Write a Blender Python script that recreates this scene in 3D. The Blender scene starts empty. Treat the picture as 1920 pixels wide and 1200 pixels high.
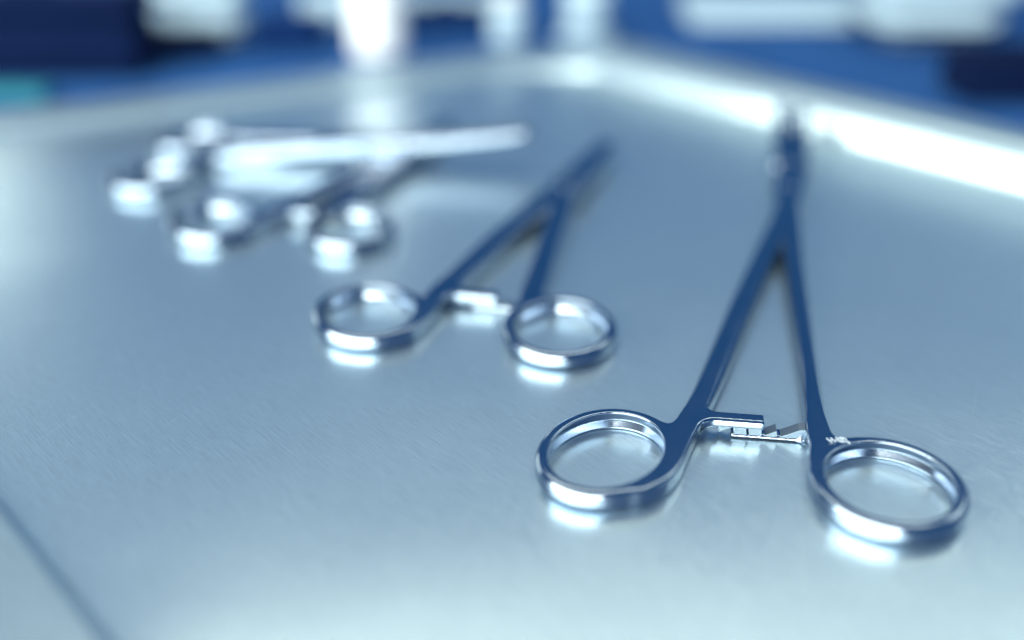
import bpy, bmesh, math, random
import numpy as np
from mathutils import Vector, Matrix

random.seed(7)
np.random.seed(7)
MM = 0.001
scene = bpy.context.scene
COL = scene.collection

# ------------------------------------------------------------------ camera
F_PX, PITCH, CAM_H = 1900.0, math.radians(27.8), 110.6      # px (1920 wide), rad, mm
cd = bpy.data.cameras.new("camera")
cam = bpy.data.objects.new("camera", cd)
COL.objects.link(cam)
cam.location = (0, 0, CAM_H * MM)
cam.rotation_euler = (math.radians(90) - PITCH, 0, 0)
cd.sensor_width = 36.0
cd.lens = 36.0 * F_PX / 1920.0
cd.clip_start = 0.005
cd.clip_end = 50.0
cd.dof.use_dof = True
cd.dof.focus_distance = 0.194
cd.dof.aperture_fstop = cd.lens / 12.0
cd.dof.aperture_blades = 0
scene.camera = cam

# ------------------------------------------------------------------ world
w = bpy.data.worlds.new("World")
scene.world = w
w.use_nodes = True
bg = w.node_tree.nodes["Background"]
bg.inputs[0].default_value = (0.045, 0.215, 0.54, 1)
bg.inputs[1].default_value = 0.62


# ------------------------------------------------------------------ lamps
def area_lamp(name, loc, target, sx, sy, power, color):
    ld = bpy.data.lights.new(name, 'AREA')
    ld.shape = 'RECTANGLE'
    ld.size, ld.size_y = sx, sy
    ld.energy = power
    ld.color = color
    o = bpy.data.objects.new(name, ld)
    COL.objects.link(o)
    o.location = loc
    d = Vector(target) - Vector(loc)
    o.rotation_euler = d.to_track_quat('-Z', 'Y').to_euler()
    return o


area_lamp("window_light", (-0.57, -0.51, 0.50), (0.05, 0.20, 0.02), 2.05, 0.64, 48.0, (0.98, 1.0, 0.88))
area_lamp("ceiling_light", (0.12, 1.26, 1.95), (0.05, 0.15, 0.0), 2.1, 1.0, 17.5, (0.98, 1.0, 0.78))
area_lamp("fill_panel", (1.75, 1.25, 1.55), (0.15, 0.25, 0.0), 1.3, 0.7, 5.5, (0.90, 1.0, 0.84))  # added fill, unseen: brightens the right side of the tray
area_lamp("fill_panel", (-1.28, 1.45, 0.42), (-0.15, 0.25, 0.0), 1.0, 0.6, 3.6, (0.92, 1.0, 0.84))  # added low fill out of view, turns the tray pale at left

vs = scene.view_settings
vs.view_transform = 'Standard'
vs.look = 'None'
vs.exposure = 0.0
vs.gamma = 1.0
scene.cycles.use_denoising = True
scene.cycles.max_bounces = 8
scene.cycles.glossy_bounces = 6


# ------------------------------------------------------------------ helpers
def P(px, py, z=0.0):
    """Point (mm) at height z seen at pixel px, py of the 1920x1200 photograph."""
    u = (px - 960.0) / F_PX
    v = (py - 600.0) / F_PX
    dy = math.cos(PITCH) - v * math.sin(PITCH)
    dz = -math.sin(PITCH) - v * math.cos(PITCH)
    t = (z - CAM_H) / dz
    return np.array([u * t, dy * t, z])


def PY(px, py, y):
    """Point (mm) on the upright plane at distance y seen at that pixel."""
    u = (px - 960.0) / F_PX
    v = (py - 600.0) / F_PX
    dy = math.cos(PITCH) - v * math.sin(PITCH)
    dz = -math.sin(PITCH) - v * math.cos(PITCH)
    t = y / dy
    return np.array([u * t, y, CAM_H + dz * t])


def empty(name, loc_mm, label, cat, group=None):
    o = bpy.data.objects.new(name, None)
    COL.objects.link(o)
    o.location = Vector(loc_mm) * MM
    o["label"], o["category"] = label, cat
    if group:
        o["group"] = group
    return o


def link(name, me, mat, parent=None, loc=(0, 0, 0)):
    o = bpy.data.objects.new(name, me)
    COL.objects.link(o)
    if mat:
        me.materials.append(mat)
    if parent:
        o.parent = parent
    o.location = Vector(loc) * MM
    return o


def mesh_np(name, V, Q, N=None, smooth=True):
    """V (n,3) in mm, Q (m,4) or (m,3) quads."""
    me = bpy.data.meshes.new(name)
    V = np.asarray(V, dtype=np.float64) * MM
    Q = np.asarray(Q, dtype=np.int32)
    k = Q.shape[1]
    me.vertices.add(len(V))
    me.vertices.foreach_set("co", V.ravel())
    me.loops.add(Q.size)
    me.loops.foreach_set("vertex_index", Q.ravel())
    me.polygons.add(len(Q))
    me.polygons.foreach_set("loop_start", np.arange(0, Q.size, k, dtype=np.int32))
    me.polygons.foreach_set("use_smooth", np.full(len(Q), smooth, dtype=bool))
    me.update(calc_edges=True)
    me.validate()
    if N is not None:
        me.normals_split_custom_set_from_vertices(N.tolist())
    return me


def bm_mesh(name, bm, smooth=False):
    me = bpy.data.meshes.new(name)
    bmesh.ops.recalc_face_normals(bm, faces=bm.faces)
    bm.to_mesh(me)
    bm.free()
    if smooth:
        me.polygons.foreach_set("use_smooth", np.ones(len(me.polygons), dtype=bool))
    return me


def catmull(pts, n=10):
    pts = np.asarray(pts, float)
    p = np.vstack([2 * pts[0] - pts[1], pts, 2 * pts[-1] - pts[-2]])
    out = []
    for i in range(1, len(p) - 2):
        for s in np.linspace(0, 1, n, endpoint=False):
            a, b, c, d = p[i - 1], p[i], p[i + 1], p[i + 2]
            out.append(0.5 * (2 * b + (c - a) * s + (2 * a - 5 * b + 4 * c - d) * s * s
                              + (3 * b - a - 3 * c + d) * s ** 3))
    out.append(p[-2])
    return np.array(out)


# ------------------------------------------------------------------ materials
def new_mat(name):
    m = bpy.data.materials.new(name)
    m.use_nodes = True
    nt = m.node_tree
    return m, nt, nt.nodes, nt.links, nt.nodes["Principled BSDF"]


def plain(name, col, rough=0.5, metal=0.0, var=0.12, scale=40.0, bump=0.0):
    m, nt, N, L, b = new_mat(name)
    tc = N.new("ShaderNodeTexCoord")
    no = N.new("ShaderNodeTexNoise")
    no.inputs["Scale"].default_value = scale
    no.inputs["Detail"].default_value = 4
    L.new(tc.outputs["Object"], no.inputs["Vector"])
    mx = N.new("ShaderNodeMix")
    mx.data_type = 'RGBA'
    mx.inputs[6].default_value = (*[c * (1 - var) for c in col], 1)
    mx.inputs[7].default_value = (*[min(1, c * (1 + var)) for c in col], 1)
    L.new(no.outputs["Fac"], mx.inputs[0])
    L.new(mx.outputs[2], b.inputs["Base Color"])
    b.inputs["Roughness"].default_value = rough
    b.inputs["Metallic"].default_value = metal
    b.inputs["Specular IOR Level"].default_value = 0.1
    if bump:
        bp = N.new("ShaderNodeBump")
        bp.inputs["Strength"].default_value = bump
        bp.inputs["Distance"].default_value = 0.001
        L.new(no.outputs["Fac"], bp.inputs["Height"])
        L.new(bp.outputs[0], b.inputs["Normal"])
    return m


def brushed(name, col, angle, rough, fine=1.0, bump=0.2, diffuse=0.25, wave=0.0012, broad=0.52):
    """Brushed sheet steel: grain runs along angle (rad, in the object's xy plane)."""
    m, nt, N, L, b = new_mat(name)
    tc = N.new("ShaderNodeTexCoord")
    mp = N.new("ShaderNodeMapping")
    mp.inputs["Rotation"].default_value = (0, 0, -angle)
    L.new(tc.outputs["Object"], mp.inputs["Vector"])

    def streak(sx, sy, detail=2):
        sc = N.new("ShaderNodeMapping")
        sc.inputs["Scale"].default_value = (sx, sy, 200)
        L.new(mp.outputs[0], sc.inputs["Vector"])
        no = N.new("ShaderNodeTexNoise")
        no.inputs["Scale"].default_value = 1.0
        no.inputs["Detail"].default_value = detail
        no.inputs["Roughness"].default_value = 0.6
        L.new(sc.outputs[0], no.inputs["Vector"])
        return no

    a = streak(90 * fine, 2900 * fine, 2)
    c = streak(350 * fine, 4200 * fine, 2)
    big = N.new("ShaderNodeTexNoise")
    big.inputs["Scale"].default_value = 16
    big.inputs["Detail"].default_value = 5
    L.new(mp.outputs[0], big.inputs["Vector"])
    add = N.new("ShaderNodeMath")
    add.operation = 'MULTIPLY_ADD'
    L.new(c.outputs["Fac"], add.inputs[0])
    add.inputs[1].default_value = 0.6
    L.new(a.outputs["Fac"], add.inputs[2])
    bp = N.new("ShaderNodeBump")
    bp.inputs["Strength"].default_value = bump
    bp.inputs["Distance"].default_value = 0.0001
    L.new(add.outputs[0], bp.inputs["Height"])
    wav = N.new("ShaderNodeTexNoise")
    wav.inputs["Scale"].default_value = 14
    wav.inputs["Detail"].default_value = 1
    L.new(mp.outputs[0], wav.inputs["Vector"])
    bw = N.new("ShaderNodeBump")
    bw.inputs["Strength"].default_value = 1.0
    bw.inputs["Distance"].default_value = wave
    L.new(wav.outputs["Fac"], bw.inputs["Height"])
    L.new(bw.outputs[0], bp.inputs["Normal"])
    L.new(bp.outputs[0], b.inputs["Normal"])
    # worn colour: a little lighter along single scratches
    mr = N.new("ShaderNodeMapRange")
    mr.inputs[1].default_value = 0.55
    mr.inputs[2].default_value = 1.05
    mr.inputs[3].default_value = 0.86
    mr.inputs[4].default_value = 1.10
    L.new(add.outputs[0], mr.inputs[0])
    mx = N.new("ShaderNodeMix")
    mx.data_type = 'RGBA'
    mx.blend_type = 'MULTIPLY'
    mx.inputs[0].default_value = 1.0
    mx.inputs[6].default_value = (*col, 1)
    L.new(mr.outputs[0], mx.inputs[7])
    for ang, dens in ((0.55, .735), (-0.35, .745), (1.2, .75)):
        r1 = N.new("ShaderNodeMapping")
        r1.inputs["Rotation"].default_value = (0, 0, ang)
        L.new(mp.outputs[0], r1.inputs["Vector"])
        r2 = N.new("ShaderNodeMapping")
        r2.inputs["Scale"].default_value = (22, 1900, 1)
        L.new(r1.outputs[0], r2.inputs["Vector"])
        sn = N.new("ShaderNodeTexNoise")
        sn.inputs["Scale"].default_value = 1.0
        sn.inputs["Detail"].default_value = 1
        L.new(r2.outputs[0], sn.inputs["Vector"])
        sm = N.new("ShaderNodeMapRange")
        sm.inputs[1].default_value = dens
        sm.inputs[2].default_value = dens + .04
        sm.inputs[3].default_value = 1.0
        sm.inputs[4].default_value = 1.13
        L.new(sn.outputs["Fac"], sm.inputs[0])
        mm = N.new("ShaderNodeMix")
        mm.data_type = 'RGBA'
        mm.blend_type = 'MULTIPLY'
        mm.inputs[0].default_value = 1.0
        L.new(mx.outputs[2], mm.inputs[6])
        L.new(sm.outputs[0], mm.inputs[7])
        mx = mm
    L.new(mx.outputs[2], b.inputs["Base Color"])
    mr2 = N.new("ShaderNodeMapRange")
    mr2.inputs[3].default_value = rough * 0.6
    mr2.inputs[4].default_value = rough * 1.5
    L.new(big.outputs["Fac"], mr2.inputs[0])
    L.new(mr2.outputs[0], b.inputs["Roughness"])
    b.inputs["Metallic"].default_value = 1.0
    # second, much broader lobe: the scatter of the satin finish
    b2 = N.new("ShaderNodeBsdfPrincipled")
    b2.inputs["Metallic"].default_value = 1.0
    b2.inputs["Roughness"].default_value = broad
    L.new(mx.outputs[2], b2.inputs["Base Color"])
    L.new(bp.outputs[0], b2.inputs["Normal"])
    ms = N.new("ShaderNodeMixShader")
    ms.inputs[0].default_value = diffuse
    L.new(b.outputs[0], ms.inputs[1])
    L.new(b2.outputs[0], ms.inputs[2])
    L.new(ms.outputs[0], N["Material Output"].inputs["Surface"])
    return m


def polished(name, col, rough, bump=0.02, scale=2500.0):
    m, nt, N, L, b = new_mat(name)
    tc = N.new("ShaderNodeTexCoord")
    no = N.new("ShaderNodeTexNoise")
    no.inputs["Scale"].default_value = scale
    no.inputs["Detail"].default_value = 3
    L.new(tc.outputs["Object"], no.inputs["Vector"])
    big = N.new("ShaderNodeTexNoise")
    big.inputs["Scale"].default_value = 130
    big.inputs["Detail"].default_value = 4
    L.new(tc.outputs["Object"], big.inputs["Vector"])
    mr = N.new("ShaderNodeMapRange")
    mr.inputs[3].default_value = rough * 0.7
    mr.inputs[4].default_value = rough * 1.4
    L.new(big.outputs["Fac"], mr.inputs[0])
    L.new(mr.outputs[0], b.inputs["Roughness"])
    bp = N.new("ShaderNodeBump")
    bp.inputs["Strength"].default_value = bump
    bp.inputs["Distance"].default_value = 0.0001
    L.new(no.outputs["Fac"], bp.inputs["Height"])
    L.new(bp.outputs[0], b.inputs["Normal"])
    b.inputs["Base Color"].default_value = (*col, 1)
    b.inputs["Metallic"].default_value = 1.0
    return m


VP1 = P(-1125, -380, 0)
ANG = math.atan2(-math.cos(math.radians(44)), math.sin(math.radians(44)))   # refined below
M_TRAY = None
M_STEEL = polished("polished_steel", (0.33, 0.39, 0.48), 0.15, bump=.05)
M_TEETH = polished("filed_steel", (0.24, 0.29, 0.34), 0.40, bump=0.7, scale=3500.0)
M_MARK = plain("etched_mark", (0.55, 0.63, 0.70), 0.6, 0.0, 0.05, 900)


# ------------------------------------------------------------------ implicit-surface mesher
def surface_nets(F, org, h):
    inside = F < 0
    c = [(i, j, k) for i in (0, 1) for j in (0, 1) for k in (0, 1)]
    nx, ny, nz = F.shape

    def sh(A, o):
        return A[o[0]:nx - 1 + o[0], o[1]:ny - 1 + o[1], o[2]:nz - 1 + o[2]]
    cnt = np.zeros((nx - 1, ny - 1, nz - 1), np.int8)
    for o in c:
        cnt += sh(inside, o)
    act = (cnt > 0) & (cnt < 8)
    I = np.argwhere(act)
    idx = -np.ones(act.shape, np.int64)
    idx[act] = np.arange(len(I))
    acc = np.zeros((len(I), 3))
    num = np.zeros(len(I))
    for a in range(8):
        for b in range(a + 1, 8):
            oa, ob = np.array(c[a]), np.array(c[b])
            if np.abs(oa - ob).sum() != 1:
                continue
            fa = F[tuple((I + oa).T)]
            fb = F[tuple((I + ob).T)]
            mk = (fa < 0) != (fb < 0)
            t = np.where(mk, fa / np.where(mk, fa - fb, 1), 0)
            acc += np.where(mk[:, None], oa + t[:, None] * (ob - oa), 0)
            num += mk
    G = I + acc / num[:, None]
    quads = []
    for ax in range(3):
        o = [0, 0, 0]
        o[ax] = 1
        A = inside[:nx - o[0], :ny - o[1], :nz - o[2]]
        B = inside[o[0]:, o[1]:, o[2]:]
        E = np.argwhere(A != B)
        u, v = [(1, 2), (2, 0), (0, 1)][ax]
        ok = (E[:, u] > 0) & (E[:, v] > 0) & (E[:, u] < F.shape[u] - 1) & (E[:, v] < F.shape[v] - 1)
        E = E[ok]
        du = np.zeros(3, int); du[u] = 1
        dv = np.zeros(3, int); dv[v] = 1
        q = np.stack([idx[tuple((E - du - dv).T)], idx[tuple((E - dv).T)],
                      idx[tuple(E.T)], idx[tuple((E - du).T)]], 1)
        flip = ~A[tuple(E.T)]
        q[flip] = q[flip][:, ::-1]
        quads.append(q)
    Q = np.vstack(quads)

    # pull the vertices onto the surface and read smooth normals from the field
    def samp(A, g):
        g = np.clip(g, 0, np.array(A.shape) - 1.001)
        i = g.astype(int)
        f = g - i
        r = 0
        for o in c:
            wgt = np.prod(np.where(np.array(o), f, 1 - f), 1)
            r = r + wgt * A[tuple((i + np.array(o)).T)]
        return r

    def grad(g):
        e = 0.6
        out = []
        for ax in range(3):
            d = np.zeros(3); d[ax] = e
            out.append(samp(F, g + d) - samp(F, g - d))
        return np.stack(out, 1) / (2 * e)
    for _ in range(2):
        gr = grad(G)
        f = samp(F, G)
        st = -f[:, None] * gr / np.maximum((gr ** 2).sum(1), 1e-6)[:, None]
        G = G + np.clip(st, -0.5, 0.5)
    gr = grad(G)
    Nn = gr / np.maximum(np.linalg.norm(gr, axis=1), 1e-9)[:, None]
    return np.asarray(org) + G * h, Q, Nn


def smin(a, b, k):
    t = np.clip(0.5 + 0.5 * (b - a) / k, 0, 1)
    return b * (1 - t) + a * t - k * t * (1 - t)


def ell(u, v, a, b):
    q = np.sqrt((u / a) ** 2 + (v / b) ** 2) + 1e-9
    g = np.sqrt((u / a ** 2) ** 2 + (v / b ** 2) ** 2) / q + 1e-9
    return (q - 1) / g


def submesh(V, Q, N, mask):
    q = Q[mask]
    used = np.unique(q)
    mp = -np.ones(len(V), np.int64)
    mp[used] = np.arange(len(used))
    return V[used], mp[q], N[used]


def arm_surface(ring, line, h, bar=None):
    """ring: (cx, cy, a, b, rot) of the mid line of the ring wall. line rows: x, y, half width,
    z centre, half height, edge rounding. Returns the blended surface and ring mask."""
    cx, cy, ra, rb, rot, rw = ring
    L = catmull(line, 8)
    x0 = min(L[:, 0].min() - 5, cx - max(ra, rb) - 4)
    x1 = max(L[:, 0].max() + 5, cx + max(ra, rb) + 4)
    y0 = min(L[:, 1].min() - 5, cy - max(ra, rb) - 4)
    y1 = max(L[:, 1].max() + 5, cy + max(ra, rb) + 4)
    if bar is not None:
        for q in (bar[0], bar[0] + bar[1] * bar[3], bar[0] + bar[2] * bar[4]):
            x0, x1 = min(x0, q[0] - 2), max(x1, q[0] + 2)
            y0, y1 = min(y0, q[1] - 2), max(y1, q[1] + 2)
    zt = (L[:, 3] + L[:, 4]).max() + 3 * h
    zb = (L[:, 3] - L[:, 4]).min() - 3 * h
    X = np.arange(x0, x1, h)
    Y = np.arange(y0, y1, h)
    Z = np.arange(zb, zt + h, h)
    gx, gy = np.meshgrid(X, Y, indexing='ij')
    best = np.full(gx.shape, 1e9)
    prm = np.zeros(gx.shape + (4,))
    for i in range(len(L) - 1):
        a, b = L[i], L[i + 1]
        d = b[:2] - a[:2]
        t = np.clip(((gx - a[0]) * d[0] + (gy - a[1]) * d[1]) / (d @ d + 1e-9), 0, 1)
        dist = np.hypot(gx - a[0] - t * d[0], gy - a[1] - t * d[1])
        wv = a[2] + t * (b[2] - a[2])
        s = dist - wv
        m = s < best
        best = np.where(m, s, best)
        pr = a[2:] + t[..., None] * (b[2:] - a[2:])
        prm[m] = pr[m]
    c, s_ = math.cos(rot), math.sin(rot)
    u = (gx - cx) * c + (gy - cy) * s_
    v = -(gx - cx) * s_ + (gy - cy) * c
    de = ell(u, v, ra, rb)
    outer = smin(de - rw, best, 4.0)
    hole = -(de + rw)
    zc, hh, rr = prm[..., 1], prm[..., 2], prm[..., 3]
    # smooth the height fields a little so that no crease shows where the nearest segment changes
    z3 = Z[None, None, :]
    az = np.abs(z3 - zc[..., None])
    bul = np.clip(1.0 - az / 2.2, 0, 1) * 0.8
    # the free outer side of the ring is rounder than the flat body beside the shank
    free = np.clip((best - 0.2) / 9.0, 0, 1)
    free = free * free * (3 - 2 * free)

    def slab(d, r):
        wx, wz = d + r, az - hh[..., None] + r
        return np.minimum(np.maximum(wx, wz), 0) + np.hypot(np.maximum(wx, 0), np.maximum(wz, 0)) - r
    F = slab(outer[..., None] + 0 * z3, (rr + free * (1.35 - rr))[..., None])
    if bar is not None:
        bo, bx, bd, bl, bw, zl, zh, br = bar
        p = (gx - bo[0]) * bx[0] + (gy - bo[1]) * bx[1]
        q = (gx - bo[0]) * bd[0] + (gy - bo[1]) * bd[1]
        pb = (np.abs(p - bl / 2) - abs(bl) / 2)[..., None] + br + 0 * z3
        qb = (np.abs(q - bw / 2) - bw / 2)[..., None] + br + 0 * z3
        zb_ = np.abs(z3 - (zl + zh) / 2) - (zh - zl) / 2 + br + 0 * pb
        FB = np.minimum(np.maximum(np.maximum(pb, qb), zb_), 0) + np.sqrt(np.maximum(pb, 0) ** 2 + np.maximum(qb, 0) ** 2 + np.maximum(zb_, 0) ** 2) - br
        # chamfer on the camera-side upper edge
        ch = ((zh - z3) * 0 + (z3 - zh) * .70 + (-q)[..., None] * .72 + .34)
        FB = np.maximum(FB, ch)
        F = smin(F, FB, 2.4)
    hr = 0.35
    F = np.maximum(F, hole[..., None] + bul)
    hx, hz = hole[..., None] + bul + hr, az - hh[..., None] + hr
    F = np.maximum(F, np.hypot(np.maximum(hx, 0), np.maximum(hz, 0)) - hr)
    V, Q, N = surface_nets(F, (x0, y0, Z[0]), h)
    fc = V[Q].mean(1)
    fu = (fc[:, 0] - cx) * c + (fc[:, 1] - cy) * s_
    fv = -(fc[:, 0] - cx) * s_ + (fc[:, 1] - cy) * c
    kind = np.where(ell(fu, fv, ra, rb) < rw + 0.6, 1, 0)
    if bar is not None:
        fp = (fc[:, 0] - bo[0]) * bx[0] + (fc[:, 1] - bo[1]) * bx[1]
        fq = (fc[:, 0] - bo[0]) * bd[0] + (fc[:, 1] - bo[1]) * bd[1]
        lo, hi = (1.0, bl + 1) if bl > 0 else (bl - 1, -1.0)
        kind[(fp > lo) & (fp < hi) & (fq > -1) & (fq < bw + 1) & (kind == 0)] = 2
    return V, Q, N, kind


def loft(rows, n=20, pw=2.6):
    """rows: (x, y, z, half width, half height) along a path -> closed tube with a superelliptic section."""
    R = catmull(rows, 6)
    V, Q = [], []
    for i, r in enumerate(R):
        t = R[min(i + 1, len(R) - 1), :3] - R[max(i - 1, 0), :3]
        t /= np.linalg.norm(t)
        side = np.cross(t, (0, 0, 1)); side /= np.linalg.norm(side)
        up = np.cross(side, t)
        for k in range(n):
            a = 2 * math.pi * k / n
            ca, sa = math.cos(a), math.sin(a)
            V.append(r[:3] + side * r[3] * np.sign(ca) * abs(ca) ** (2 / pw) + up * r[4] * np.sign(sa) * abs(sa) ** (2 / pw))
    for i in range(len(R) - 1):
        for k in range(n):
            k2 = (k + 1) % n
            Q.append((i * n + k, i * n + k2, (i + 1) * n + k2, (i + 1) * n + k))
    bm = bmesh.new()
    vs_ = [bm.verts.new(v * MM) for v in V]
    for q in Q:
        bm.faces.new([vs_[i] for i in q])
    bm.faces.new(vs_[:n][::-1])
    bm.faces.new(vs_[-n:])
    return bm


def prism(poly, origin, ax, up, depth_dir, depth, bev):
    """poly in (along ax, along up) mm, pushed along depth_dir."""
    bm = bmesh.new()
    o = np.asarray(origin, float)
    f = [bm.verts.new((o + ax * p + up * q) * MM) for p, q in poly]
    g = [bm.verts.new((o + ax * p + up * q + depth_dir * depth) * MM) for p, q in poly]
    n = len(poly)
    bm.faces.new(f)
    bm.faces.new(g[::-1])
    for i in range(n):
        bm.faces.new((f[i], g[i], g[(i + 1) % n], f[(i + 1) % n]))
    bmesh.ops.recalc_face_normals(bm, faces=bm.faces)
    if bev:
        bmesh.ops.bevel(bm, geom=list(bm.edges), offset=bev * MM, segments=2, affect='EDGES', profile=0.5, clamp_overlap=True)
    return bm


def fit_ring(pts, z):
    """Oval through picture points of a ring's inner edge lying at height z -> centre, half axes, angle."""
    A = np.array([P(x, y, z)[:2] for x, y in pts])
    c0 = A.mean(0)
    B = A - c0
    D = np.stack([B[:, 0] ** 2, B[:, 0] * B[:, 1], B[:, 1] ** 2, B[:, 0], B[:, 1]], 1)
    s = np.linalg.lstsq(D, np.ones(len(B)), rcond=None)[0]
    M = np.array([[s[0], s[1] / 2], [s[1] / 2, s[2]]])
    ctr = -0.5 * np.linalg.solve(M, s[3:])
    k = 1 + ctr @ M @ ctr
    ev, evec = np.linalg.eigh(M / k)
    ax = 1 / np.sqrt(ev)
    return (*(ctr + c0), ax[0], ax[1], math.atan2(evec[1, 0], evec[0, 0]))


# ------------------------------------------------------------------ the instruments
GROUP = "steel locking forceps laid out on the tray"


def build_forceps(label, rings, arms, lock, tips, ratchet, res, jaw_lift, jaw_w=2.3, lockw=5.2, mark=None, base=0.0):
    """rings/arms: two each (first the one whose ratchet bar lies on top), in mm."""
    z0 = base
    root = empty("locking_forceps", (lock[0][0], lock[0][1], z0), label, "forceps", GROUP)
    off = np.array([lock[0][0], lock[0][1], z0])
    steel = M_STEEL
    A, B, yaw_depth, n_up, n_lo, pitch, zs = ratchet
    ax = B - A
    W = np.linalg.norm(ax)
    ax /= W
    dep2 = np.array([-ax[1], ax[0]])
    zb, zm, zt, amp = zs
    bars = [(A + ax * 0.0, ax, dep2, W * ratchet_up, yaw_depth, zm + amp * .9, zt, .22),
            (B - dep2 * .15 + ax * 2.2, ax, dep2, -(W * (1 - ratchet_up) + 2.09 * pitch + 2.2), yaw_depth, zb, zm + .1, .22)]
    for ring, line, bar in zip(rings, arms, bars):
        V, Q, N, kind = arm_surface(ring, line, res, bar)
        V = V - off + np.array([0, 0, z0])
        for nm, k_ in (("finger_ring", 1), ("shank", 0), ("ratchet_bar", 2)):
            v, q, n = submesh(V, Q, N, kind == k_)
            link(nm, mesh_np(nm, v, q, n), steel, root)
    # box lock: a flat block where the shanks cross
    p0, p1 = np.array(lock[0]), np.array(lock[1])
    d = p1 - p0
    ln = np.linalg.norm(d)
    d /= ln
    zc = 4.0 + z0
    rows = [(*(p0 - d * 1), zc - .3, lockw * 0.3, 1.6), (*(p0 + d * ln * .2), zc, lockw * 0.62, 2.3), (*(p0 + d * ln * .5), zc, lockw * .92, 2.55),
            (*(p0 + d * ln * .8), zc, lockw * 0.9, 2.6), (*(p1 + d * 2), zc, lockw * 0.74, 2.55)]
    bm = loft([np.array(r) - np.array([*off, 0, 0]) for r in rows], 24, 4.0)
    lk = link("box_lock", bm_mesh("box_lock", bm, True), steel, root)
    mid = p0 + d * ln * .5
    bm = bmesh.new()
    bmesh.ops.create_cone(bm, cap_ends=True, segments=28, radius1=lockw * .36 * MM, radius2=lockw * .35 * MM, depth=0.6 * MM,
                          matrix=Matrix.Translation(Vector((mid[0] - off[0], mid[1] - off[1], 6.42)) * MM))
    link("pivot_screw", bm_mesh("pivot_screw", bm), steel, root)
    # the two jaws, curving up a little towards their tips
    nrm = np.array([-d[1], d[0]])
    for sgn, tip in zip((1, -1), tips):
        tip = np.array(tip)
        st = p1 - d * 4 + nrm * sgn * lockw * 0.4
        rows = []
        for t in (0, .2, .45, .72, .93, 1.0):
            q = st + (tip - st) * t
            w_ = jaw_w * (1 - .34 * t) * (1 if t < 1 else .6)
            h_ = 2.7 * (1 - .5 * t) * (1 if t < 1 else .6)
            rows.append(np.array([q[0] - off[0], q[1] - off[1], 4.0 + jaw_lift * t ** 1.7, w_, h_]))
        link("jaw", bm_mesh("jaw", loft(rows, 20, 3.2), True), steel, root)
    # ratchet bars: saw teeth of the upper bar hang down into those of the lower bar
    dep = np.array([-ax[1], ax[0], 0.0])
    a3 = np.array([ax[0], ax[1], 0.0])
    up = np.array([0, 0, 1.0])
    o = np.array([A[0], A[1], 0]) - off + np.array([0, 0, z0])
    lu, ls = W * ratchet_up, W * ratchet_up - 2.09 * pitch
    gap = .26
    zh = zm + amp * 1.15
    rec = dep * .12
    # hanging teeth of the upper bar
    poly = [(2.0, zh), (lu - .05, zh), (lu - .05, zm + amp * .93)]
    x, k = lu, 0
    while k < n_up:
        poly += [(x - pitch * .90, zm + .05), (x - pitch * .95, zm + amp * .35), (x - pitch, zm + amp * .95)]
        x -= pitch
        k += 1
    poly += [(2.0, zm + amp * .45)]
    link("ratchet_teeth", bm_mesh("ratchet_teeth", prism(poly, o + rec, a3, up, dep, yaw_depth - .3, .05)), M_TEETH, root)
    # standing teeth of the lower bar
    poly = [(W + 1.6, zb + .3), (ls + .05, zb + .3), (ls + .05, zm - gap + .1)]
    xk, k = ls, 0
    off_x = (lu - ls) % pitch
    while xk + pitch < W - pitch * .3 and k < n_lo:
        poly += [(xk + pitch * .95, zm + amp - gap), (xk + pitch * 1.0, zm + amp * .6 - gap), (xk + pitch * 1.02, zm - gap + .05)]
        xk += pitch
        k += 1
    poly += [(xk + pitch * .6, zm + amp * .35), (W, zm + amp * 1.15), (W + 1.6, zm + amp * 1.4)]
    link("ratchet_teeth", bm_mesh("ratchet_teeth", prism(poly, o + rec * 1.12, a3, up, dep, yaw_depth - .3, .05)), M_TEETH, root)
    if mark:
        mark(root, off)
    return root


ratchet_up, ratchet_lo = 0.67, 0.355
ZT = 3.95


def px_line(rows, ztop):
    """rows: px, py, half width, z centre, half height, rounding -> mm centre line (seen on its top face)."""
    out = []
    for x, y, wv, zc, hh, rr in rows:
        q = P(x, y, zc + hh * .8)
        out.append([q[0], q[1], wv, zc, hh, rr])
    return np.array(out)


# --- nearest forceps -------------------------------------------------------
z1 = (960, 700)
ringL_px = [(z1[0] + x / 4, z1[1] + y / 4) for x, y in
            [(265, 690), (300, 560), (360, 470), (480, 370), (600, 320), (730, 302), (880, 318), (1000, 368), (1090, 450),
             (1132, 540), (1130, 600), (1090, 680), (1000, 760), (880, 815), (720, 850), (600, 850), (450, 820), (330, 770)]]
ringR_px = [(1340 + x / 3.53, 700 + y / 3.53) for x, y in
            [(742, 640), (765, 580), (830, 510), (900, 478), (1000, 463), (1100, 463), (1250, 492), (1400, 562), (1500, 640),
             (1570, 730), (1600, 810), (1590, 880), (1540, 930), (1450, 965), (1300, 970), (1150, 955), (1000, 920), (850, 850), (775, 780)]]
RW = 1.25


def ring_from(pts):
    cx, cy, a, b, rot = fit_ring(pts, ZT - .3)
    return (cx, cy, a + RW, b + RW, rot, RW)


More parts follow.
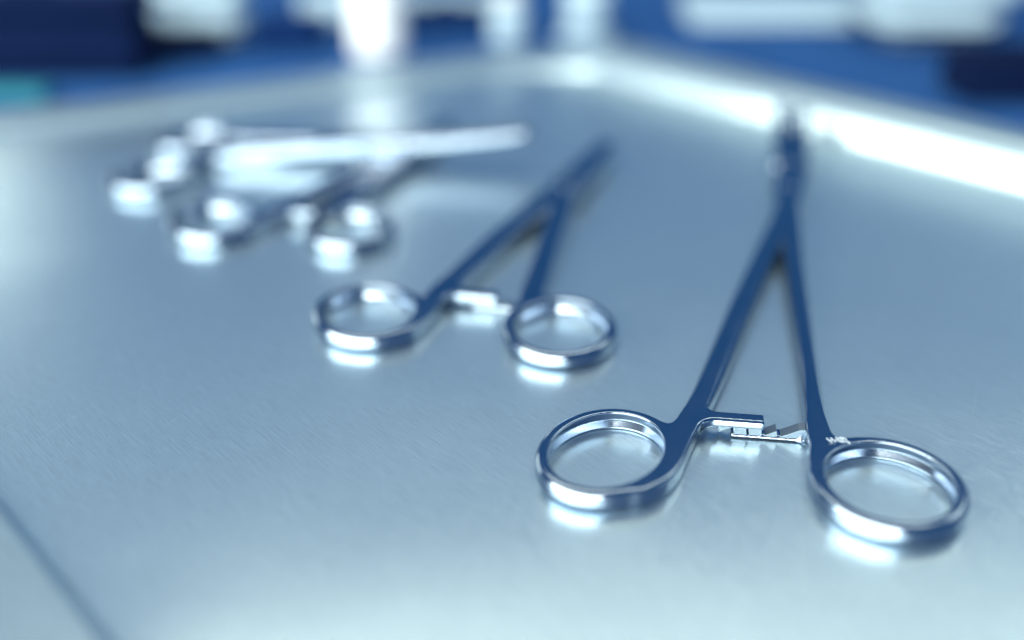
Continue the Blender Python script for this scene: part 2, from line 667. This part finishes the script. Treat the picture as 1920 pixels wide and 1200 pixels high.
rL, rR = ring_from(ringL_px), ring_from(ringR_px)
print("rings", [round(float(v), 2) for v in rL], [round(float(v), 2) for v in rR])
armL = px_line([(1203, 913, .4, 2.0, 1.95, .7), (1238, 894, .8, 2.0, 1.95, .7), (1258, 868, 1.3, 2.0, 1.95, .7), (1270, 835, 2.0, 2.0, 1.95, .7), (1288, 795, 2.4, 2.0, 1.95, .7), (1310, 755, 2.3, 2.0, 2.0, 1.0),
                (1337, 697, 2.6, 2.1, 2.1, 1.95), (1392, 565, 2.9, 2.6, 2.4, 1.95), (1437, 465, 3.0, 3.2, 2.6, 1.95), (1462, 412, 3.1, 3.6, 2.7, 1.95), (1482, 350, 3.0, 3.8, 2.7, 1.95)], 0)
armR = px_line([(1608, 952, .4, 2.0, 1.95, .7), (1573, 922, .8, 2.0, 1.95, .7), (1553, 884, 1.3, 2.0, 1.95, .7), (1545, 845, 2.0, 2.0, 1.95, .7), (1535, 806, 2.3, 2.0, 1.95, .7), (1528, 765, 1.9, 2.0, 2.0, 1.0),
                (1520, 697, 2.0, 2.1, 2.1, 1.95), (1501, 560, 2.4, 2.6, 2.4, 1.95), (1489, 465, 2.8, 3.2, 2.6, 1.95), (1486, 412, 3.0, 3.6, 2.7, 1.95), (1484, 350, 3.0, 3.8, 2.7, 1.95)], 0)
lockN = [P(1476, 400, 6)[:2], P(1487, 302, 6)[:2]]
tipN = [P(1466, 196, 12.5)[:2], P(1502, 204, 12.5)[:2]]
A_ = P(1302, 783, 4.4)[:2] + np.array([0.0, 0.7])
B_ = P(1505, 803, 4.4)[:2] + np.array([0.0, 1.6])


MZ = 3.95


def mark_near(root, off):
    """Small etched maker's mark on the flat beside the ring: an H, a dash and a ringed sign."""
    bm = bmesh.new()
    o = P(1551, 825, MZ)
    ex = P(1590, 826, MZ) - o
    ex = ex / np.linalg.norm(ex)
    ey = np.array([-ex[1], ex[0], 0])

    def stroke(x0, y0, x1, y1, wd=.17):
        a, b = np.array([x0, y0]), np.array([x1, y1])
        d = (b - a) / np.linalg.norm(b - a)
        n = np.array([-d[1], d[0]]) * wd / 2
        top, bot = [], []
        for q in (a - n, b - n, b + n, a + n):
            g = o + ex * q[0] + ey * q[1] - off
            top.append(bm.verts.new(Vector((g[0], g[1], MZ + .05)) * MM))
            bot.append(bm.verts.new(Vector((g[0], g[1], MZ - .3)) * MM))
        bm.faces.new(top)
        for i in range(4):
            bm.faces.new((bot[i], bot[(i + 1) % 4], top[(i + 1) % 4], top[i]))
    stroke(0.0, .55, .75, -.85, .19)
    stroke(.80, .75, 1.45, -.62, .19)
    stroke(.35, -.15, 1.12, .12, .2)
    stroke(1.45, .12, 1.75, .16, .2)
    n = 22
    for k in range(n):
        a0, a1 = 2 * math.pi * k / n, 2 * math.pi * (k + 1) / n
        stroke(2.7 + .85 * math.cos(a0), .2 + .72 * math.sin(a0), 2.7 + .85 * math.cos(a1), .2 + .72 * math.sin(a1), .2)
    stroke(2.2, .55, 2.75, -.4, .17)
    stroke(2.7, .65, 3.2, -.3, .17)
    stroke(1.75, 1.0, 2.15, .55, .2)
    stroke(3.3, -.3, 3.95, -.55, .26)
    for k in range(4):
        stroke(.05 + k * .33, -1.25 + .02 * k, .12 + k * .33, -1.27 + .02 * k, .07)
    stroke(3.6, -.95, 3.95, -.95, .06)
    link("maker_mark", bm_mesh("maker_mark", bm), M_MARK, root)


build_forceps("largest locking forceps, sharp in focus, with an etched mark beside one finger ring",
              [rL, rR], [armL, armR], lockN, tipN, (A_, B_, 2.9, 3, 3, 2.85, (.3, .95, 3.97, 1.5)), .25, 8.5, jaw_w=3.5, lockw=5.6, mark=mark_near)


# --- the three further forceps ---------------------------------------------
def far_forceps(label, ring_c, ring_ab, ring_rot, arm_px, lock_px, tip_px, rat_px, res, lift, lockw=4.6, zs=(.3, 1.0, 3.97, 1.35), k=1.0, tipz=8, base=0.0, pitch=2.8, jw=3.0):
    rings = [(*P(*c, 3.9)[:2], ring_ab[0], ring_ab[1], r, RW) for c, r in zip(ring_c, ring_rot)]
    arms = [px_line(a, 0) for a in arm_px]
    lock = [P(*p, 6)[:2] for p in lock_px]
    tips = [P(*p, tipz)[:2] for p in tip_px]
    A, B = [P(*p, 4.4)[:2] for p in rat_px]
    return build_forceps(label, rings, arms, lock, tips, (A, B, 3.4, 3, 3, pitch, zs), res, lift, lockw=lockw, base=base, jaw_w=jw)


def prof(pts, k=1.0):
    """Give picture points of an arm its usual swelling from ring to lock."""
    n = len(pts)
    ks = np.linspace(0, 1, n)
    out = []
    for (x, y), t in zip(pts, ks):
        if t < .3:
            out.append((x, y, k * (1.0 + 3.2 * t), 2.0, 1.95, .7))
        else:
            out.append((x, y, k * (2.35 + .9 * t), 2.0 + 2.6 * (t - .3) ** 1.5, 1.95 + 1.1 * (t - .3) ** 1.5, .85 + .3 * t))
    return out


far_forceps("mid-sized blurred locking forceps with a bright ratchet, second in the row behind the sharp one",
            [(690, 578), (1050, 607)], (11.6, 13.3), (.35, -.1),
            [prof([(760, 610), (793, 583), (822, 548), (870, 503), (940, 440), (1000, 393), (1030, 365)], 1.2),
             prof([(972, 610), (985, 580), (996, 548), (1014, 495), (1036, 430), (1048, 395), (1056, 365)], 1.1)],
            [(1042, 371), (1074, 330)], [(1143, 249), (1149, 251)], [(838, 546), (975, 558)], .4, 1.0, lockw=6.0, jw=3.5)

far_forceps("blurred locking forceps third in the row, crossing under the jaws of the flat-lying one",
            [(398, 405), (655, 418)], (11.4, 13.0), (.5, 0.1),
            [prof([(462, 425), (490, 410), (520, 393), (562, 372), (640, 333), (710, 300), (745, 282)], 1.35),
             prof([(598, 408), (620, 392), (640, 376), (668, 355), (708, 325), (748, 296), (765, 282)], 1.3)],
            [(742, 293), (772, 276)], [(842, 222), (850, 225)], [(528, 392), (622, 396)], .5, -.5, tipz=4)

crossing = far_forceps("blurred locking forceps with a white gleaming shank, lying across the jaws of the third pair",
            [(285, 325), (362, 255)], (12.6, 11.2), (.2, .2),
            [prof([(338, 312), (366, 300), (400, 292), (450, 288), (540, 284), (650, 280), (730, 278)]),
             prof([(415, 255), (435, 259), (455, 262), (490, 265), (560, 269), (650, 272), (730, 274)])],
            [(700, 280), (768, 276)], [(1000, 274), (1000, 282)], [(352, 312), (415, 262)], .5, 2.0, tipz=6)


# it rests across the jaws of the third one: rings on the tray, lock a little raised
_ax = P(765, 276, 6) - P(330, 300, 6)
_ax[2] = 0
_ax /= np.linalg.norm(_ax)
crossing.rotation_mode = 'QUATERNION'
crossing.rotation_quaternion = Vector((0, 0, 1)).rotation_difference(Vector((-_ax[0] * .045, -_ax[1] * .045, 1)).normalized())
crossing.location.z = 3.3 * MM

# ------------------------------------------------------------------ the tray
cornerL = P(-150, 232, 0)[:2]
lineL = [P(-300, 300, 0)[:2], P(870, 146, 0)[:2]]
lineR = [P(1150, 162, 0)[:2], P(2300, 473, 0)[:2]]
lineB = [P(0, 930, 0)[:2], P(220, 1200, 0)[:2]]


def cross(a, b):
    (p, q), (r, s) = a, b
    d1, d2 = q - p, s - r
    t = ((r - p)[0] * d2[1] - (r - p)[1] * d2[0]) / (d1[0] * d2[1] - d1[1] * d2[0])
    return p + d1 * t


far_corner = cross(lineL, lineR)
left_corner = cross(lineL, lineB)
dR = (lineR[1] - lineR[0]) / np.linalg.norm(lineR[1] - lineR[0])
dL = (lineB[1] - lineB[0]) / np.linalg.norm(lineB[1] - lineB[0])
near_left = left_corner + dL * 460
near_right = far_corner + dR * 520
print("tray", far_corner, left_corner, "angles", math.degrees(math.atan2(*dR[::-1])), math.degrees(math.atan2(*dL[::-1])))
GRAIN = math.atan2(*((dR + dL) / 2)[::-1])
M_TRAY = brushed("brushed_tray_steel", (0.60, 0.73, 0.80), GRAIN, 0.13, fine=1.4, bump=.3, diffuse=.60, broad=.42, wave=.0008)
M_RIM = brushed("tray_rim_steel", (0.50, 0.62, 0.68), GRAIN, 0.20, fine=1.4, diffuse=.62, broad=.5)


def offset_poly(pts, d, rad, n=23):
    """Outline of a polygon pushed outward by d with rounded corners."""
    pts = [np.asarray(p, float) for p in pts]
    N = len(pts)
    off = []
    for i in range(N):
        a, b = pts[i], pts[(i + 1) % N]
        t = (b - a) / np.linalg.norm(b - a)
        nr = np.array([t[1], -t[0]])
        off.append((a + nr * d, b + nr * d))
    corners = [cross(off[i - 1], off[i]) for i in range(N)]
    out = []
    r = rad + d * .9
    for i in range(N):
        p, c, q = corners[i - 1], corners[i], corners[(i + 1) % N]
        u, v = (p - c) / np.linalg.norm(p - c), (q - c) / np.linalg.norm(q - c)
        half = math.acos(np.clip(u @ v, -1, 1)) / 2
        ln = r / math.tan(half)
        s, e = c + u * ln, c + v * ln
        ctr = c + (u + v) / np.linalg.norm(u + v) * r / math.sin(half)
        a0 = math.atan2(*(s - ctr)[::-1])
        a1 = math.atan2(*(e - ctr)[::-1])
        da = (a1 - a0 + math.pi) % (2 * math.pi) - math.pi
        for k in range(n + 1):
            a = a0 + da * k / n
            out.append(ctr + r * np.array([math.cos(a), math.sin(a)]))
    return np.array(out)


poly = [far_corner, left_corner, near_left, near_right]
area = sum(poly[i][0] * poly[(i + 1) % 4][1] - poly[(i + 1) % 4][0] * poly[i][1] for i in range(4))
if area < 0:
    poly = poly[::-1]
prof_low = [(0.0, 0.0), (.3, .2), (.7, 1.0), (1.2, 2.0), (1.8, 2.5), (3.4, 2.75), (6.0, 2.9), (8.4, 3.05), (13.0, 3.4), (22.0, 3.9),
            (23.8, 3.7), (24.6, 2.4), (24.6, -1.2)]
prof_high = [(0.0, 0.0), (.5, .15), (1.2, .9), (2.2, 3.0), (3.6, 6.4), (5.0, 9.6), (6.4, 12.2), (8.4, 13.8), (13.0, 14.4), (22.0, 14.6),
             (23.8, 14.0), (24.6, 12.4), (24.6, -1.2)]
ROUND = 42.0
tray = empty("steel_tray", (*far_corner, 0), "shallow brushed steel tray with raised rim and rounded corner holding the forceps", "tray")
toff = np.array([*far_corner, 0])
_f = offset_poly(poly, 0, ROUND)
# only the right-hand side has the high wall; it eases down into the low margin round the far corner


def line_dist(p, a, d):
    return np.abs((p - a) @ np.array([d[1], -d[0]]))


_dF = (far_corner - left_corner) / np.linalg.norm(far_corner - left_corner)
_r = np.clip(line_dist(_f, left_corner, _dF) / 42.0, 0, 1) * (line_dist(_f, far_corner, dR) < line_dist(_f, left_corner, dL))
_r = _r * _r * (3 - 2 * _r)
ringz = []
for (d0, h0), (d1, h1) in zip(prof_low, prof_high):
    lo, hi = offset_poly(poly, d0, ROUND), offset_poly(poly, d1, ROUND)
    ringz.append(np.column_stack([lo + (hi - lo) * _r[:, None], h0 + (h1 - h0) * _r]))
n = 96
base_ring = ringz[0]
V = base_ring - toff
bm = bmesh.new()
bm.faces.new([bm.verts.new(Vector(v) * MM) for v in V])
me = bm_mesh("tray_floor", bm)
if me.polygons[0].normal.z < 0:
    me.flip_normals()
link("tray_floor", me, M_TRAY, tray)
V = np.vstack(ringz) - toff
Q = [(i * n + k, i * n + (k + 1) % n, (i + 1) * n + (k + 1) % n, (i + 1) * n + k) for i in range(len(prof_low) - 1) for k in range(n)]
link("tray_rim", mesh_np("tray_rim", V, Q), M_RIM, tray)

# ------------------------------------------------------------------ what stands behind the tray, all far out of focus
M_DRAPE = plain("blue_drape", (0.02, 0.085, 0.26), 0.95, 0, .25, 30, .4)
M_NAVY = plain("navy_plastic", (0.0015, 0.008, 0.04), 0.95, 0, .2, 30)
M_DEEP = plain("deep_blue_plastic", (0.003, 0.022, 0.10), 0.95, 0, .2, 30)
M_WHITE = plain("white_plastic", (0.82, 0.85, 0.87), 0.45, 0, .04, 30)
M_PALE = plain("pale_plastic", (0.40, 0.54, 0.64), 0.7, 0, .1, 30)
M_TEAL = plain("teal_plastic", (0.03, 0.19, 0.25), 0.5, 0, .15, 30)
TZ = -2.0      # table top under the tray


def box_bm(x0, x1, y0, y1, z0, z1, bev=2.0, seg=3):
    bm = bmesh.new()
    bmesh.ops.create_cube(bm, size=1.0)
    for v in bm.verts:
        v.co = Vector(((x0 + x1) / 2 + v.co.x * (x1 - x0), (y0 + y1) / 2 + v.co.y * (y1 - y0), (z0 + z1) / 2 + v.co.z * (z1 - z0))) * MM
    bmesh.ops.bevel(bm, geom=list(bm.edges), offset=bev * MM, segments=seg, affect='EDGES', profile=.5)
    return bm


def lathe(profile, seg=40):
    bm = bmesh.new()
    rows = []
    for r, z in profile:
        rows.append([bm.verts.new(Vector((r * math.cos(2 * math.pi * k / seg), r * math.sin(2 * math.pi * k / seg), z)) * MM) for k in range(seg)])
    for a, b in zip(rows, rows[1:]):
        for k in range(seg):
            bm.faces.new((a[k], a[(k + 1) % seg], b[(k + 1) % seg], b[k]))
    bm.faces.new(rows[0][::-1])
    bm.faces.new(rows[-1])
    return bm


bm = bmesh.new()
g = 60
vs_ = {}
for i in range(g + 1):
    for j in range(g + 1):
        x, y = -1600 + 3200 * i / g, -300 + 2700 * j / g
        vs_[i, j] = bm.verts.new(Vector((x, y, TZ - .8 - 0.6 * math.sin(x * .021) * math.sin(y * .017 + x * .006))) * MM)
for i in range(g):
    for j in range(g):
        bm.faces.new((vs_[i, j], vs_[i + 1, j], vs_[i + 1, j + 1], vs_[i, j + 1]))
dr = link("table_top", bm_mesh("table_top", bm, True), M_DRAPE)
dr["kind"] = "structure"


def px_box(name, label, cat, mat, x0, x1, ytop, ybot, depth, bev=3.0, parts=None, z0=TZ, rot=0.0):
    """A box standing on the table whose front foot is at row ybot, reaching up to row ytop."""
    f = P((x0 + x1) / 2, ybot, z0)
    xa, xb = PY(x0, ybot, f[1])[0], PY(x1, ybot, f[1])[0]
    zt = PY((x0 + x1) / 2, ytop, f[1])[2]
    cx = (xa + xb) / 2
    root = empty(name, (cx, f[1], z0), label, cat)
    root.rotation_euler.z = rot
    hw, H = (xb - xa) / 2, zt - z0
    if parts == "lid":            # a box with a lid that stands a little proud, and a grip on it
        hl = H * .28
        link("body", bm_mesh("body", box_bm(-hw, hw, 0, depth, 0, H - hl - .3, bev, 5), True), mat, root)
        link("lid", bm_mesh("lid", box_bm(-hw - .8, hw + .8, -.8, depth + .8, H - hl, H, min(bev, hl * .45), 5), True), mat, root)
        link("grip", bm_mesh("grip", box_bm(-hw * .2, hw * .2, depth * .38, depth * .62, H - .2, H + 2.5, 1.0, 3), True), mat, root)
    elif parts == "folds":        # a folded cloth: soft layers, each a little off the one below
        k = 3
        for i in range(k):
            o = (i - 1) * .8
            link("fold", bm_mesh("fold", box_bm(-hw + abs(o), hw - o, o * .6, depth + o, H * i / k + .05 * i, H * (i + 1) / k, H / k * .45, 4), True), mat, root)
    else:
        link("body", bm_mesh("body", box_bm(-hw, hw, 0, depth, 0, H, bev, 5), True), mat, root)
        fb = .25 * bev
        link("foot", bm_mesh("foot", box_bm(-hw + bev, hw - bev, bev, depth - bev, -.6, .6, fb + .05, 2), True), mat, root)
    return root


# white bottle just beyond the rim
b0 = P(705, 112, TZ)
bot = empty("white_bottle", (b0[0], b0[1] + 13, TZ), "tall blown-out white bottle standing behind the tray rim, mirrored in the tray", "bottle")
link("body", bm_mesh("body", lathe([(11.5, 0), (13, 1), (13.2, 4), (13.2, 78), (12.4, 84), (9, 90), (6, 93), (6, 97)]), True), M_WHITE, bot)
link("cap", bm_mesh("cap", lathe([(7.4, 97.2), (7.8, 98), (7.8, 112), (7, 113)]), True), M_WHITE, bot)

DEPTH = 40
px_box("navy_container", "large dark navy container standing behind the tray's far rim beside the pale box", "container", M_NAVY, -160, 270, -5, 148, 30, 6, parts="lid")
px_box("teal_cloth", "low folded teal cloth between the tray rim and the navy container", "cloth", M_TEAL, -200, 84, 170, 192, 10, 3, parts="folds")
px_box("navy_stand", "flat dark navy stand in front of the pale blue box", "stand", M_NAVY, 255, 400, 74, 112, 20, 3)
px_box("pale_box", "pale blue rounded box on the dark stand behind the tray", "box", M_PALE, 280, 455, -20, 92, 30, 10, parts="lid")
px_box("blue_case", "mid blue case between the pale box and the white bottle", "case", M_DEEP, 480, 598, 42, 98, 26, 3, parts="lid")
px_box("pale_board", "pale blue upright panel behind the white bottle", "panel", M_PALE, 560, 930, -12, 46, 12, 4)
px_box("blue_box", "long narrow dark blue box lying between the white bottle and the small jar", "box", M_DEEP, 755, 918, 14, 54, 18, 3, parts="lid")
j0 = P(953, 88, TZ)
jar = empty("small_jar", (j0[0], j0[1] + 9, TZ), "small pale jar behind the rounded corner of the tray", "jar")
link("body", bm_mesh("body", lathe([(7.5, 0), (8.8, 1), (9, 3), (9, 15), (7.5, 18), (6.0, 19.5)]), True), M_PALE, jar)
link("lid", bm_mesh("lid", lathe([(6.4, 19.8), (6.6, 20.2), (6.6, 24), (6, 24.6)]), True), M_WHITE, jar)
p0 = P(1102, 84, TZ)
post = empty("pale_post", (p0[0], p0[1] + 12, TZ), "upright pale post standing behind the tray rim by the corner", "post")
link("base", bm_mesh("base", lathe([(14, 0), (14.6, .8), (14.6, 3), (12, 4.5)]), True), M_PALE, post)
link("column", bm_mesh("column", lathe([(11.3, 4.6), (11.3, 25), (10, 26)]), True), M_PALE, post)
px_box("pale_tub", "wide pale tub with rounded ends out of focus beyond the bright rim", "tub", M_PALE, 1640, 1890, -30, 98, 60, 16, parts="lid")
px_box("pale_cloth", "low pale blue folded cloth lying beside the pale tub", "cloth", M_PALE, 1290, 1640, 8, 52, 40, 6, parts="folds")
px_box("navy_box", "dark navy box standing at the bright rim in front of the pale tub", "box", M_NAVY, 1800, 2010, 112, 196, 30, 5, parts="lid")
